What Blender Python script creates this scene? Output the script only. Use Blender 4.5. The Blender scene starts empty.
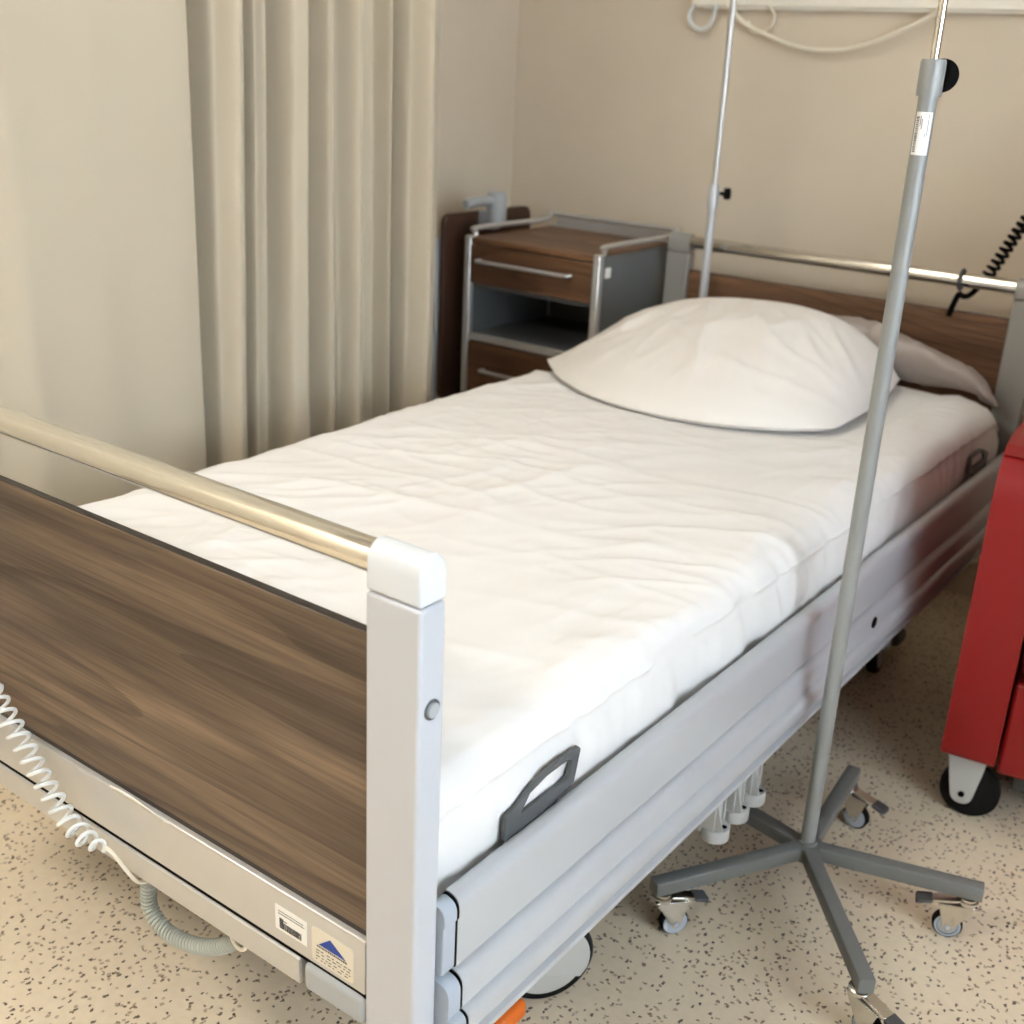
import bpy, bmesh, math, random
from mathutils import Vector, Matrix, noise
random.seed(7)
SC = bpy.context.scene
COL = SC.collection
V = Vector
PI = math.pi

# ------------------------------------------------------------------ helpers
def lin(c):
    return tuple(((v/255)/12.92 if v/255 <= .04045 else ((v/255+.055)/1.055)**2.4) for v in c) + (1,)

def mat(name, rgb, rough=.5, metal=0, noise_amt=0, noise_scale=20, bump=0, bump_scale=200, spec=.5, coat=0, sheen=0, trans=0, alpha=1, ior=1.45):
    m = bpy.data.materials.new(name); m.use_nodes = True
    nt = m.node_tree; b = nt.nodes['Principled BSDF']
    b.inputs['Base Color'].default_value = lin(rgb)
    b.inputs['Roughness'].default_value = rough
    b.inputs['Metallic'].default_value = metal
    b.inputs['Specular IOR Level'].default_value = spec
    b.inputs['Coat Weight'].default_value = coat
    b.inputs['Sheen Weight'].default_value = sheen
    b.inputs['Transmission Weight'].default_value = trans
    b.inputs['Alpha'].default_value = alpha
    tc = nt.nodes.new('ShaderNodeTexCoord')
    if noise_amt:
        n = nt.nodes.new('ShaderNodeTexNoise'); n.inputs['Scale'].default_value = noise_scale; n.inputs['Detail'].default_value = 4
        nt.links.new(tc.outputs['Object'], n.inputs['Vector'])
        mx = nt.nodes.new('ShaderNodeMix'); mx.data_type = 'RGBA'
        c = lin(rgb)
        mx.inputs[6].default_value = tuple(x*(1-noise_amt) for x in c[:3])+(1,)
        mx.inputs[7].default_value = tuple(min(1, x*(1+noise_amt)) for x in c[:3])+(1,)
        nt.links.new(n.outputs['Fac'], mx.inputs[0]); nt.links.new(mx.outputs[2], b.inputs['Base Color'])
    if bump:
        n2 = nt.nodes.new('ShaderNodeTexNoise'); n2.inputs['Scale'].default_value = bump_scale; n2.inputs['Detail'].default_value = 3
        nt.links.new(tc.outputs['Object'], n2.inputs['Vector'])
        bp = nt.nodes.new('ShaderNodeBump'); bp.inputs['Strength'].default_value = bump; bp.inputs['Distance'].default_value = .002
        nt.links.new(n2.outputs['Fac'], bp.inputs['Height']); nt.links.new(bp.outputs['Normal'], b.inputs['Normal'])
    return m

def wood(name, dark, mid, light, scl=(1.0, 6, 11), rough=.45, seed=0.0):
    m = bpy.data.materials.new(name); m.use_nodes = True
    nt = m.node_tree; L = nt.links; b = nt.nodes['Principled BSDF']
    b.inputs['Roughness'].default_value = rough
    tc = nt.nodes.new('ShaderNodeTexCoord')
    def mapped(s, loc=(0, 0, 0), rot=(0, 0, 0)):
        mp = nt.nodes.new('ShaderNodeMapping'); mp.inputs['Scale'].default_value = s
        mp.inputs['Location'].default_value = loc; mp.inputs['Rotation'].default_value = rot
        L.new(tc.outputs['Object'], mp.inputs['Vector']); return mp.outputs['Vector']
    n1 = nt.nodes.new('ShaderNodeTexNoise'); n1.inputs['Scale'].default_value = 1; n1.inputs['Detail'].default_value = 5
    n1.inputs['Distortion'].default_value = .9; n1.inputs['Roughness'].default_value = .55
    L.new(mapped((scl[0]*.8, scl[1], scl[2]), (seed, seed, seed), (0, math.radians(6), 0)), n1.inputs['Vector'])
    # growth rings: bands of a slow field
    n3 = nt.nodes.new('ShaderNodeTexNoise'); n3.inputs['Scale'].default_value = 1; n3.inputs['Detail'].default_value = 1.5
    n3.inputs['Distortion'].default_value = .4
    L.new(mapped((scl[0]*.55, scl[1]*.5, scl[2]*.42), (seed*2, 3, seed), (0, math.radians(6), 0)), n3.inputs['Vector'])
    mul = nt.nodes.new('ShaderNodeMath'); mul.operation = 'MULTIPLY'; mul.inputs[1].default_value = 16
    L.new(n3.outputs['Fac'], mul.inputs[0])
    fr = nt.nodes.new('ShaderNodeMath'); fr.operation = 'FRACT'; L.new(mul.outputs[0], fr.inputs[0])
    n2 = nt.nodes.new('ShaderNodeTexNoise'); n2.inputs['Scale'].default_value = 1; n2.inputs['Detail'].default_value = 3
    L.new(mapped((scl[0]*7, 60, scl[2]*30), (seed, 0, 0)), n2.inputs['Vector'])
    r = nt.nodes.new('ShaderNodeValToRGB')
    r.color_ramp.elements[0].position = .36; r.color_ramp.elements[0].color = lin(dark)
    r.color_ramp.elements[1].position = .66; r.color_ramp.elements[1].color = lin(light)
    e = r.color_ramp.elements.new(.5); e.color = lin(mid)
    L.new(n1.outputs['Fac'], r.inputs['Fac'])
    r2 = nt.nodes.new('ShaderNodeValToRGB')
    r2.color_ramp.elements[0].position = 0; r2.color_ramp.elements[0].color = (1.06, 1.05, 1.04, 1)
    r2.color_ramp.elements[1].position = 1; r2.color_ramp.elements[1].color = (.62, .6, .58, 1)
    e = r2.color_ramp.elements.new(.72); e.color = (.95, .95, .95, 1)
    e = r2.color_ramp.elements.new(.94); e.color = (.50, .47, .45, 1)
    L.new(fr.outputs[0], r2.inputs['Fac'])
    m1 = nt.nodes.new('ShaderNodeMix'); m1.data_type = 'RGBA'; m1.blend_type = 'MULTIPLY'; m1.inputs[0].default_value = .75
    L.new(r.outputs['Color'], m1.inputs[6]); L.new(r2.outputs['Color'], m1.inputs[7])
    r3 = nt.nodes.new('ShaderNodeValToRGB')
    r3.color_ramp.elements[0].position = .32; r3.color_ramp.elements[0].color = (.58, .55, .53, 1)
    r3.color_ramp.elements[1].position = .6; r3.color_ramp.elements[1].color = (1.05, 1.05, 1.05, 1)
    L.new(n2.outputs['Fac'], r3.inputs['Fac'])
    m2 = nt.nodes.new('ShaderNodeMix'); m2.data_type = 'RGBA'; m2.blend_type = 'MULTIPLY'; m2.inputs[0].default_value = .8
    L.new(m1.outputs[2], m2.inputs[6]); L.new(r3.outputs['Color'], m2.inputs[7])
    L.new(m2.outputs[2], b.inputs['Base Color'])
    return m

def link(name, bm, m, parent=None, smooth=None, bevel=0, seg=2, sub=0):
    """one mesh object; vertices are given in world space (or in the parent's space when the parent is flagged local)"""
    me = bpy.data.meshes.new(name)
    bmesh.ops.recalc_face_normals(bm, faces=bm.faces)
    bm.to_mesh(me); bm.free()
    o = bpy.data.objects.new(name, me); COL.objects.link(o)
    if m: me.materials.append(m)
    if parent:
        o.parent = parent
        off = V((0, 0, 0)) if parent.get('_local') else WORLD[parent.name]
        me.transform(Matrix.Translation(-off))
        WORLD[o.name] = off
    else:
        WORLD[o.name] = V((0, 0, 0))
    if bevel:
        md = o.modifiers.new('b', 'BEVEL'); md.width = bevel; md.segments = seg; md.limit_method = 'ANGLE'; md.angle_limit = math.radians(40)
        md.harden_normals = False
    if sub:
        md = o.modifiers.new('s', 'SUBSURF'); md.levels = sub; md.render_levels = sub
    if smooth is None: smooth = True
    if smooth:
        me.shade_smooth()
        try: me.set_sharp_from_angle(angle=math.radians(38))
        except Exception: pass
    return o
WORLD = {}

def tag(o, label=None, cat=None, group=None, kind=None):
    if label: o['label'] = label
    if cat: o['category'] = cat
    if group: o['group'] = group
    if kind: o['kind'] = kind
    return o

def thing(name, loc, label, cat, group=None, rz=0):
    o = bpy.data.objects.new(name, None); COL.objects.link(o)
    o.location = loc; o.rotation_euler = (0, 0, rz); o.empty_display_size = .1
    WORLD[o.name] = V(loc)
    return tag(o, label, cat, group)

def B(): return bmesh.new()

def box(bm, x0, x1, y0, y1, z0, z1, M=None):
    vs = [bm.verts.new((x, y, z)) for x in (x0, x1) for y in (y0, y1) for z in (z0, z1)]
    for f in ((0, 1, 3, 2), (4, 6, 7, 5), (0, 4, 5, 1), (2, 3, 7, 6), (0, 2, 6, 4), (1, 5, 7, 3)):
        bm.faces.new([vs[i] for i in f])
    if M: bmesh.ops.transform(bm, matrix=M, verts=vs)
    return vs

def frame_of(t):
    t = t.normalized(); a = V((0, 0, 1)) if abs(t.z) < .9 else V((1, 0, 0))
    u = t.cross(a).normalized(); return u, t.cross(u).normalized()

def tube(bm, pts, r, n=12, closed=False, caps=True):
    pts = [V(p) for p in pts]; N = len(pts)
    rs = r if isinstance(r, (list, tuple)) else [r]*N
    rings = []; u = None
    for i, p in enumerate(pts):
        if closed: t = pts[(i+1) % N]-pts[i-1]
        else: t = pts[min(i+1, N-1)]-pts[max(i-1, 0)]
        t.normalize()
        if u is None: u, w = frame_of(t)
        else:
            u = (u-t*u.dot(t)); u = u.normalized() if u.length > 1e-6 else frame_of(t)[0]; w = t.cross(u).normalized()
        rings.append([bm.verts.new(p+(u*math.cos(2*PI*k/n)+w*math.sin(2*PI*k/n))*rs[i]) for k in range(n)])
    for i in range(N if closed else N-1):
        a, b = rings[i], rings[(i+1) % N]
        for k in range(n): bm.faces.new((a[k], a[(k+1) % n], b[(k+1) % n], b[k]))
    if caps and not closed:
        bm.faces.new(rings[0][::-1]); bm.faces.new(rings[-1])

def cyl(bm, a, b, r, n=24, r2=None): tube(bm, [a, b], [r, r if r2 is None else r2], n)

def lathe(bm, prof, center, axis=(0, 0, 1), n=32, closed=False):
    """prof: (radius, height) list"""
    ax = V(axis).normalized(); u, w = frame_of(ax); c = V(center)
    rings = []
    for r, h in prof:
        if r < 1e-6: rings.append([bm.verts.new(c+ax*h)])
        else: rings.append([bm.verts.new(c+ax*h+(u*math.cos(2*PI*k/n)+w*math.sin(2*PI*k/n))*r) for k in range(n)])
    seq = list(zip(rings[:-1], rings[1:]))
    if closed: seq.append((rings[-1], rings[0]))
    for a, b in seq:
        if len(a) == 1 and len(b) == 1: continue
        for k in range(n):
            if len(a) == 1: bm.faces.new((a[0], b[(k+1) % n], b[k]))
            elif len(b) == 1: bm.faces.new((a[k], a[(k+1) % n], b[0]))
            else: bm.faces.new((a[k], a[(k+1) % n], b[(k+1) % n], b[k]))
    if not closed:
        if len(rings[0]) > 1: bm.faces.new(rings[0][::-1])
        if len(rings[-1]) > 1: bm.faces.new(rings[-1])

def prism(bm, poly, fn0, fn1):
    """extrude a 2D polygon: fn0/fn1 map (a,b) to 3D at both ends"""
    a = [bm.verts.new(fn0(*p)) for p in poly]; b = [bm.verts.new(fn1(*p)) for p in poly]
    n = len(poly)
    for i in range(n): bm.faces.new((a[i], a[(i+1) % n], b[(i+1) % n], b[i]))
    bm.faces.new(a[::-1]); bm.faces.new(b)

def rrect(w, h, r, n=5):
    out = []
    for cx, cy, a0 in ((w/2-r, h/2-r, 0), (-w/2+r, h/2-r, 90), (-w/2+r, -h/2+r, 180), (w/2-r, -h/2+r, 270)):
        for k in range(n+1):
            a = math.radians(a0+90*k/n); out.append((cx+r*math.cos(a), cy+r*math.sin(a)))
    return out

def coil(path, R, pitch, steps=14, hand=1):
    """helix around a polyline path"""
    path = [V(p) for p in path]
    # resample smooth (Catmull-Rom)
    P = []
    for i in range(len(path)-1):
        p0 = path[max(i-1, 0)]; p1 = path[i]; p2 = path[i+1]; p3 = path[min(i+2, len(path)-1)]
        for k in range(24):
            t = k/24
            P.append(.5*((2*p1)+(p2-p0)*t+(2*p0-5*p1+4*p2-p3)*t*t+(3*p1-p0-3*p2+p3)*t**3))
    P.append(path[-1])
    S = [0]
    for a, b in zip(P, P[1:]): S.append(S[-1]+(b-a).length)
    T = S[-1]; n = int(T/pitch*steps); out = []; u = None; j = 0
    for i in range(n+1):
        s = T*i/n
        while j < len(S)-2 and S[j+1] < s: j += 1
        f = (s-S[j])/max(1e-9, S[j+1]-S[j]); p = P[j].lerp(P[j+1], f)
        t = (P[j+1]-P[j]).normalized()
        if u is None: u, _ = frame_of(t)
        u = (u-t*u.dot(t)).normalized(); w = t.cross(u)
        a = 2*PI*s/pitch
        rr = R(s/T) if callable(R) else R
        out.append(p+(u*math.cos(a)+w*math.sin(a)*hand)*rr)
    return out

def smooth_path(path, k=12):
    path = [V(p) for p in path]; P = []
    for i in range(len(path)-1):
        p0 = path[max(i-1, 0)]; p1 = path[i]; p2 = path[i+1]; p3 = path[min(i+2, len(path)-1)]
        for q in range(k):
            t = q/k
            P.append(.5*((2*p1)+(p2-p0)*t+(2*p0-5*p1+4*p2-p3)*t*t+(3*p1-p0-3*p2+p3)*t**3))
    return P+[path[-1]]

# ------------------------------------------------------------------ materials
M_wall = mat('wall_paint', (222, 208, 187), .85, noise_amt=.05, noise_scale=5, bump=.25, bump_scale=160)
M_wall2 = mat('dimmed_wall_paint', (160, 150, 136), .85, noise_amt=.05, noise_scale=5)  # front and right walls, unseen: paint darkened to cut bounced light
M_ceil = mat('ceiling_paint', (214, 210, 202), .9)
M_alu = mat('brushed_aluminium', (200, 199, 196), .34, .5, noise_amt=.03, noise_scale=30)
M_silver = mat('silver_lacquer', (196, 199, 203), .38, .25)
M_post = mat('silver_grey_lacquer', (196, 199, 205), .42, .12)
M_post_shaded = mat('shaded_post_lacquer', (160, 160, 157), .42, .3)  # head posts and caps: silver darkened, dim light put into the colour
M_cap = mat('pale_grey_plastic', (216, 221, 227), .38)
M_chrome = mat('satin_steel_tube', (228, 225, 217), .14, .95)
M_steel = mat('bright_zinc', (214, 211, 204), .22, 1)
M_black = mat('black_plastic', (9, 9, 9), .8, spec=.12)
M_rubber = mat('black_rubber', (16, 16, 16), .75, spec=.25)
M_dgrey = mat('dark_grey_plastic', (84, 88, 90), .5)
M_grey = mat('mid_grey_plastic', (168, 172, 174), .5)
M_capgrey = mat('blue_grey_plastic', (172, 180, 190), .5)
M_lgrey = mat('light_grey_plastic', (186, 186, 182), .5)
M_stand = mat('grey_powder_coat', (146, 148, 146), .42, .1)
M_leg = mat('dark_grey_powder_coat', (112, 114, 112), .5, .1)
M_orange = mat('orange_plastic', (236, 116, 36), .45)
M_white = mat('white_paper', (240, 239, 235), .7)
M_ink = mat('black_ink', (60, 60, 62), .7)
M_blue = mat('blue_ink', (30, 68, 160), .5)
M_cream = mat('cream_lacquer', (248, 243, 230), .45)
M_creamc = mat('cream_cable', (242, 234, 216), .5)
M_whitec = mat('white_cable', (225, 229, 229), .4)
M_hose = mat('pale_grey_cable', (178, 182, 173), .45)
M_foil = mat('silver_foil', (224, 219, 204), .35, .25)
M_red = mat('red_vinyl', (138, 12, 15), .45, noise_amt=.05, noise_scale=6, bump=.12, bump_scale=700)
M_cabinet = mat('grey_laminate', (104, 107, 109), .5)
M_frame = mat('dark_steel', (90, 92, 94), .5, .4)
M_wood = wood('walnut_laminate', (80, 66, 53), (108, 90, 73), (140, 120, 98))
M_wood2 = wood('dark_walnut_laminate', (88, 60, 42), (112, 80, 57), (138, 102, 74), seed=3.3)
M_edge = mat('dark_edge_band', (44, 38, 33), .5)
M_mattress = mat('mattress_ticking', (206, 186, 178), .8, bump=.2, bump_scale=300)
M_linen = mat('white_cotton', (227, 225, 222), .85, sheen=.15, bump=.08, bump_scale=900)
M_linen2 = mat('white_pillow_cotton', (230, 226, 221), .85, sheen=.15, bump=.08, bump_scale=900)
M_film = mat('grey_plastic_film', (150, 138, 130), .3)
M_curtain = mat('curtain_fabric', (192, 180, 158), .8, sheen=.2, bump=.1, bump_scale=500)

def floor_mat():
    m = bpy.data.materials.new('speckled_vinyl'); m.use_nodes = True
    nt = m.node_tree; L = nt.links; b = nt.nodes['Principled BSDF']; b.inputs['Roughness'].default_value = .42
    tc = nt.nodes.new('ShaderNodeTexCoord')
    base = lin((214, 203, 184))
    cur = None
    n0 = nt.nodes.new('ShaderNodeTexNoise'); n0.inputs['Scale'].default_value = 60; n0.inputs['Detail'].default_value = 5
    L.new(tc.outputs['Object'], n0.inputs['Vector'])
    mx0 = nt.nodes.new('ShaderNodeMix'); mx0.data_type = 'RGBA'
    mx0.inputs[6].default_value = lin((220, 203, 176)); mx0.inputs[7].default_value = lin((237, 221, 195))
    L.new(n0.outputs['Fac'], mx0.inputs[0]); cur = mx0.outputs[2]
    for sc, thr, gate, colr, seed, strv in ((100, .22, .17, (104, 88, 72), 0, (1, .55, 1)), (120, .24, .15, (140, 118, 95), 5.7, (.6, 1, 1)), (90, .17, .15, (74, 63, 54), 9.1, (1, .8, 1)), (110, .28, .14, (182, 162, 136), 3.3, (1, .8, 1))):
        mp = nt.nodes.new('ShaderNodeMapping'); mp.inputs['Location'].default_value = (seed, seed*.7, 0)
        mp.inputs['Rotation'].default_value = (0, 0, seed); mp.inputs['Scale'].default_value = strv
        nz = nt.nodes.new('ShaderNodeTexNoise'); nz.inputs['Scale'].default_value = 160; nz.inputs['Detail'].default_value = 2
        L.new(tc.outputs['Object'], nz.inputs['Vector'])
        ad = nt.nodes.new('ShaderNodeMixRGB'); ad.blend_type = 'ADD'; ad.inputs[0].default_value = .009
        L.new(tc.outputs['Object'], ad.inputs[1]); L.new(nz.outputs['Color'], ad.inputs[2])
        L.new(ad.outputs[0], mp.inputs['Vector'])
        v = nt.nodes.new('ShaderNodeTexVoronoi'); v.inputs['Scale'].default_value = sc; v.voronoi_dimensions = '2D'
        L.new(mp.outputs['Vector'], v.inputs['Vector'])
        lt = nt.nodes.new('ShaderNodeMath'); lt.operation = 'LESS_THAN'; lt.inputs[1].default_value = thr
        L.new(v.outputs['Distance'], lt.inputs[0])
        sp = nt.nodes.new('ShaderNodeSeparateColor'); L.new(v.outputs['Color'], sp.inputs['Color'])
        g = nt.nodes.new('ShaderNodeMath'); g.operation = 'LESS_THAN'; g.inputs[1].default_value = gate
        L.new(sp.outputs[0], g.inputs[0])
        ml = nt.nodes.new('ShaderNodeMath'); ml.operation = 'MULTIPLY'
        L.new(lt.outputs[0], ml.inputs[0]); L.new(g.outputs[0], ml.inputs[1])
        mx = nt.nodes.new('ShaderNodeMix'); mx.data_type = 'RGBA'; mx.inputs[7].default_value = lin(colr)
        L.new(ml.outputs[0], mx.inputs[0]); L.new(cur, mx.inputs[6]); cur = mx.outputs[2]
    L.new(cur, b.inputs['Base Color'])
    return m
M_floor = floor_mat()

def emis(name, rgb, s):
    m = bpy.data.materials.new(name); m.use_nodes = True
    b = m.node_tree.nodes['Principled BSDF']; b.inputs['Emission Color'].default_value = lin(rgb); b.inputs['Emission Strength'].default_value = s
    b.inputs['Base Color'].default_value = lin(rgb); return m

# ------------------------------------------------------------------ room
XL, XR, YB, YF, ZC = -1.26, 2.7, 2.48, -2.6, 2.6
def struct(name, bm, m, **k):
    return tag(link(name, bm, m, smooth=False, **k), kind='structure')
b = B(); box(b, XL-.1, XR+.1, YF-.1, YB+.1, -.1, 0); struct('floor', b, M_floor)
b = B(); box(b, XL-.1, XR+.1, YF-.1, YB+.1, ZC, ZC+.1); struct('ceiling', b, M_ceil)
b = B(); box(b, XL-.1, XR+.1, YB, YB+.1, 0, ZC); struct('wall_back', b, M_wall)
b = B(); box(b, XL-.1, XL, YF, YB, 0, ZC); struct('wall_left', b, M_wall)
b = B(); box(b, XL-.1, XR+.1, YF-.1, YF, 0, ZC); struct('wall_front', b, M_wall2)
WY0, WY1, WZ0, WZ1 = -1.4, .8, .75, 2.3
b = B()
box(b, XR, XR+.1, YF, WY0, 0, ZC); box(b, XR, XR+.1, WY1, YB, 0, ZC)
box(b, XR, XR+.1, WY0, WY1, 0, WZ0); box(b, XR, XR+.1, WY0, WY1, WZ1, ZC)
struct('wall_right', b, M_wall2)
win = bpy.data.objects.new('window_1', None); COL.objects.link(win); win['kind'] = 'structure'; WORLD['window_1'] = V((0, 0, 0))
b = B()
for y0, y1 in ((WY0, WY0+.06), (WY1-.06, WY1), ((WY0+WY1)/2-.03, (WY0+WY1)/2+.03)): box(b, XR+.02, XR+.08, y0, y1, WZ0, WZ1)
for z0, z1 in ((WZ0, WZ0+.06), (WZ1-.06, WZ1)): box(b, XR+.02, XR+.08, WY0+.06, WY1-.06, z0, z1)
link('window_frame', b, M_cream, win, smooth=False)
M_glass = mat('window_glass', (255, 255, 255), .0, trans=1, ior=1.1, spec=.2)
b = B(); box(b, XR+.048, XR+.052, WY0+.06, WY1-.06, WZ0+.06, WZ1-.06); link('window_pane', b, M_glass, win, smooth=False)
b = B(); box(b, XL, XR, YB-.012, YB, 0, .1); struct('baseboard_back', b, M_wall)
b = B(); box(b, XL, XL+.012, YF, YB-.012, 0, .1); struct('baseboard_left', b, M_wall)

# ------------------------------------------------------------------ hospital bed
bed = thing('hospital_bed', (0, 1.1, 0), 'white-made hospital bed with walnut end boards, silver posts and grey lowered side boards', 'bed')
ZR = .90; HW = .5; PW = .0690; PD = .0368; L = 2.2
def post(x0, y0, lab=None):
    x1 = x0+PW
    bm = B(); box(bm, x0, x1, y0, y0+PD, .30, .8712)
    o = link('post', bm, M_post if y0 < 1 else M_post_shaded, bed, bevel=.004, seg=3)
    # cap with rounded (arched) top
    bm = B(); poly = [(y0, .8728), (y0+PD, .8728)]
    h = .9
    for k in range(0, 13):
        a = PI*k/12; poly.append((y0+PD/2+PD/2*math.cos(a), h+.0225*math.sin(a)))
    prism(bm, poly, lambda a, c: (x0, a, c), lambda a, c: (x1, a, c))
    link('post_cap', bm, M_cap if y0 < 1 else M_post_shaded, o, bevel=.004, seg=3)
    return o
for yy in (0, L-PD/2+.012):
    for sx in (1, -1):
        x0 = HW-PW if sx > 0 else -HW
        p = post(x0, yy)
        bm = B(); xo = HW if sx > 0 else -HW
        lathe(bm, [(.0108, -.001), (.0108, .0012), (.0096, .0018), (.0088, .0006), (0, .0006)], (xo, yy+PD/2, .763), (sx, 0, 0), 28)
        bt = link('button', bm, M_dgrey, p)
        bm = B(); lathe(bm, [(.0080, .0006), (.0080, .0030), (.0068, .0040), (0, .0042)], (xo, yy+PD/2, .763), (sx, 0, 0), 24)
        link('button_face', bm, M_grey, p)
def rail(y):
    bm = B(); cyl(bm, (-HW+PW-.004, y, ZR), (HW-PW+.004, y, ZR), .0168, 32); return bm
YH = L-PD/2+.012+PD/2
tag(link('foot_rail', rail(PD/2), M_chrome, bed), 'brushed steel tube along the top of the foot end')
tag(link('head_rail', rail(YH), M_chrome, bed), 'pale steel tube along the top of the head end')
def panel(name, y0, sgn):
    bm = B(); box(bm, -HW+PW, HW-PW, y0, y0+.0105, .470, .8240)
    o = link(name, bm, M_wood if sgn > 0 else M_wood2, bed, bevel=.0015)
    bm = B(); box(bm, -HW+PW, HW-PW, y0+.0010, y0+.0104, .8241, .8252)
    link('edge_band', bm, M_edge, o)
    bm = B(); box(bm, -HW+PW, HW-PW, y0+.002, y0+.0100, .4600, .4698)
    link('lower_channel', bm, M_edge, o)
    return o
panel('foot_panel', .006, 1); panel('head_panel', YH-.006, -1)
# crossbar under the foot panel
bm = B()
prof = [(0, .3905), (0, .4555), (.0015, .4600), (.005, .4615), (.033, .4615), (.033, .3905)]
prism(bm, prof, lambda a, c: (-HW+PW, a, c), lambda a, c: (HW-PW, a, c))
cb = link('foot_crossbar', bm, M_alu, bed, bevel=.0008)
bm = B(); box(bm, -HW+PW, HW-PW, .0035, .030, .3815, .3902); link('shadow_gap', bm, M_black, bed)
bm = B()
prof = [(0.0005, .346), (0, .3798), (.002, .3812), (.030, .3812), (.030, .344), (.003, .344)]
prism(bm, prof, lambda a, c: (-HW+PW, a, c), lambda a, c: (.329, a, c))
link('lower_strip', bm, M_alu, bed, bevel=.0008)
bm = B(); box(bm, .337, HW-PW, -.002, .030, .345, .3832); link('corner_bumper', bm, M_grey, bed, bevel=.008, seg=4)
# barcode label
def pl(bm, x0, x1, z0, z1, y=-.0006, t=.0005): box(bm, x0, x1, y, y+t, z0, z1)
bm = B(); pl(bm, .293, .344, .4070, .4405)
lab = tag(link('inventory_label', bm, M_white, cb), 'white label with a barcode')
bm = B(); x = .300
for k in range(26):
    w = random.choice((.0005, .0008, .0011)); pl(bm, x, x+w, .4105, .4195+(.005 if k < 5 else 0), -.0009, .0003); x += w+random.choice((.0005, .0008))
    if x > .338: break
pl(bm, .298, .340, .4300, .4308, -.0009, .0003); pl(bm, .298, .3385, .4335, .4341, -.0009, .0003); pl(bm, .306, .312, .4220, .4228, -.0009, .0003)
link('barcode', bm, M_ink, lab, smooth=False)
bm = B(); prism(bm, [(x+.3835, z+.4190) for x, z in rrect(.064, .046, .005)], lambda a, c: (a, -.0006, c), lambda a, c: (a, -.0001, c))
lab = tag(link('maker_label', bm, M_foil, cb), 'silvery rounded label with a blue triangle')
bm = B(); prism(bm, [(.3625, .4215), (.4035, .4215), (.3800, .4365)], lambda a, c: (a, -.001, c), lambda a, c: (a, -.0006, c))
link('blue_triangle', bm, M_blue, lab, smooth=False)
bm = B(); x = .3600
while x < .405:
    w = random.uniform(.0014, .0026); pl(bm, x, x+w, .4176, .4198, -.0009, .0003); x += w+.0010
for z in (.4125, .4085, .4040, .4):
    x = .358
    while x < .408:
        w = random.uniform(.002, .006); pl(bm, x, x+w, z, z+.0008, -.0009, .0003); x += w+random.uniform(.001, .006)
link('print', bm, M_ink, lab, smooth=False)

# side boards
def chain(pts, n=4):  # round the corners marked with a radius
    out = []
    N = len(pts)
    for i, (x, z, r) in enumerate(pts):
        if not r: out.append((x, z)); continue
        p = V((x, z)); a = (V(pts[i-1][:2])-p).normalized(); c = (V(pts[(i+1) % N][:2])-p).normalized()
        p0 = p+a*r; p2 = p+c*r
        for k in range(n+1):
            t = k/n; q = p0*(1-t)**2+p*2*t*(1-t)+p2*t*t; out.append((q.x, q.y))
    return out
up = chain([(.486, .432, .002), (.486, .5235, .008), (.509, .5205, .015), (.509, .496, 0), (.5070, .4945, 0), (.5070, .430, .001), (.498, .428, 0)])
lo = chain([(.488, .309, .002), (.488, .4265, .004), (.517, .4245, .017), (.5170, .3815, 0), (.5155, .3800, 0), (.5155, .3790, 0), (.527, .3780, .011), (.527, .348, .006), (.506, .340, .003), (.505, .326, 0), (.5190, .3235, .001), (.5190, .315, .001)])
def scaled(poly, s):
    cx = sum(p[0] for p in poly)/len(poly); cz = sum(p[1] for p in poly)/len(poly)
    return [(cx+(p[0]-cx)*s, cz+(p[1]-cz)*s) for p in poly]
for sx in (1, -1):
    for poly, nm in ((up, 'upper_side_board'), (lo, 'lower_side_board')):
        bm = B(); prism(bm, poly, lambda a, c: (a*sx, .062, c), lambda a, c: (a*sx, 2.150, c))
        o = link(nm, bm, M_silver, bed)
        for ya, yb in ((.0385, .0590), (2.1530, 2.1735)):
            bm = B(); prism(bm, scaled(poly, .94), lambda a, c: (a*sx, ya, c), lambda a, c: (a*sx, yb, c))
            link('end_cap', bm, M_capgrey, o, bevel=.002)
        for ya in (.0592, 2.1502):
            bm = B(); prism(bm, scaled(poly, .97), lambda a, c: (a*sx, ya, c), lambda a, c: (a*sx, ya+.0026, c))
            link('seal', bm, M_black, o)
    # push button hole on the lower board, far end
    bm = B(); lathe(bm, [(.011, -.002), (.011, .002), (.008, .003), (0, .003)], (.5172*sx, 1.275, .398), (sx, 0, 0), 20)
    link('release_button', bm, M_black, bed)
# lying surface, chassis
bm = B(); box(bm, -.450, .450, .05, 2.120, .455, .480); link('mattress_deck', bm, M_frame, bed, bevel=.004)
bm = B()
for x in (-.43, .43): box(bm, x-.02, x+.02, .034, 2.19, .405, .4548)
for y in (.12, .75, 1.45, 2.06): box(bm, -.41, .41, y-.02, y+.02, .41, .4545)
link('upper_frame', bm, M_frame, bed, bevel=.003)
bm = B()
for x in (-.32, .32): box(bm, x-.022, x+.022, .46, 1.885, .19, .235)
for y in (.62, 1.75): box(bm, -.298, .298, y-.03, y+.03, .192, .232)
box(bm, -.298, .298, .655, 1.715, .205, .222)  # added cover plate, stops light passing under the bed
link('base_frame_and_light_block', bm, M_frame, bed, bevel=.003)
for y in (.72, 1.65):
    bm = B(); box(bm, -.06, .06, y-.05, y+.05, .2325, .33); box(bm, -.05, .05, y-.04, y+.04, .33, .409)
    link('lift_column', bm, M_lgrey, bed, bevel=.004)
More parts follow.
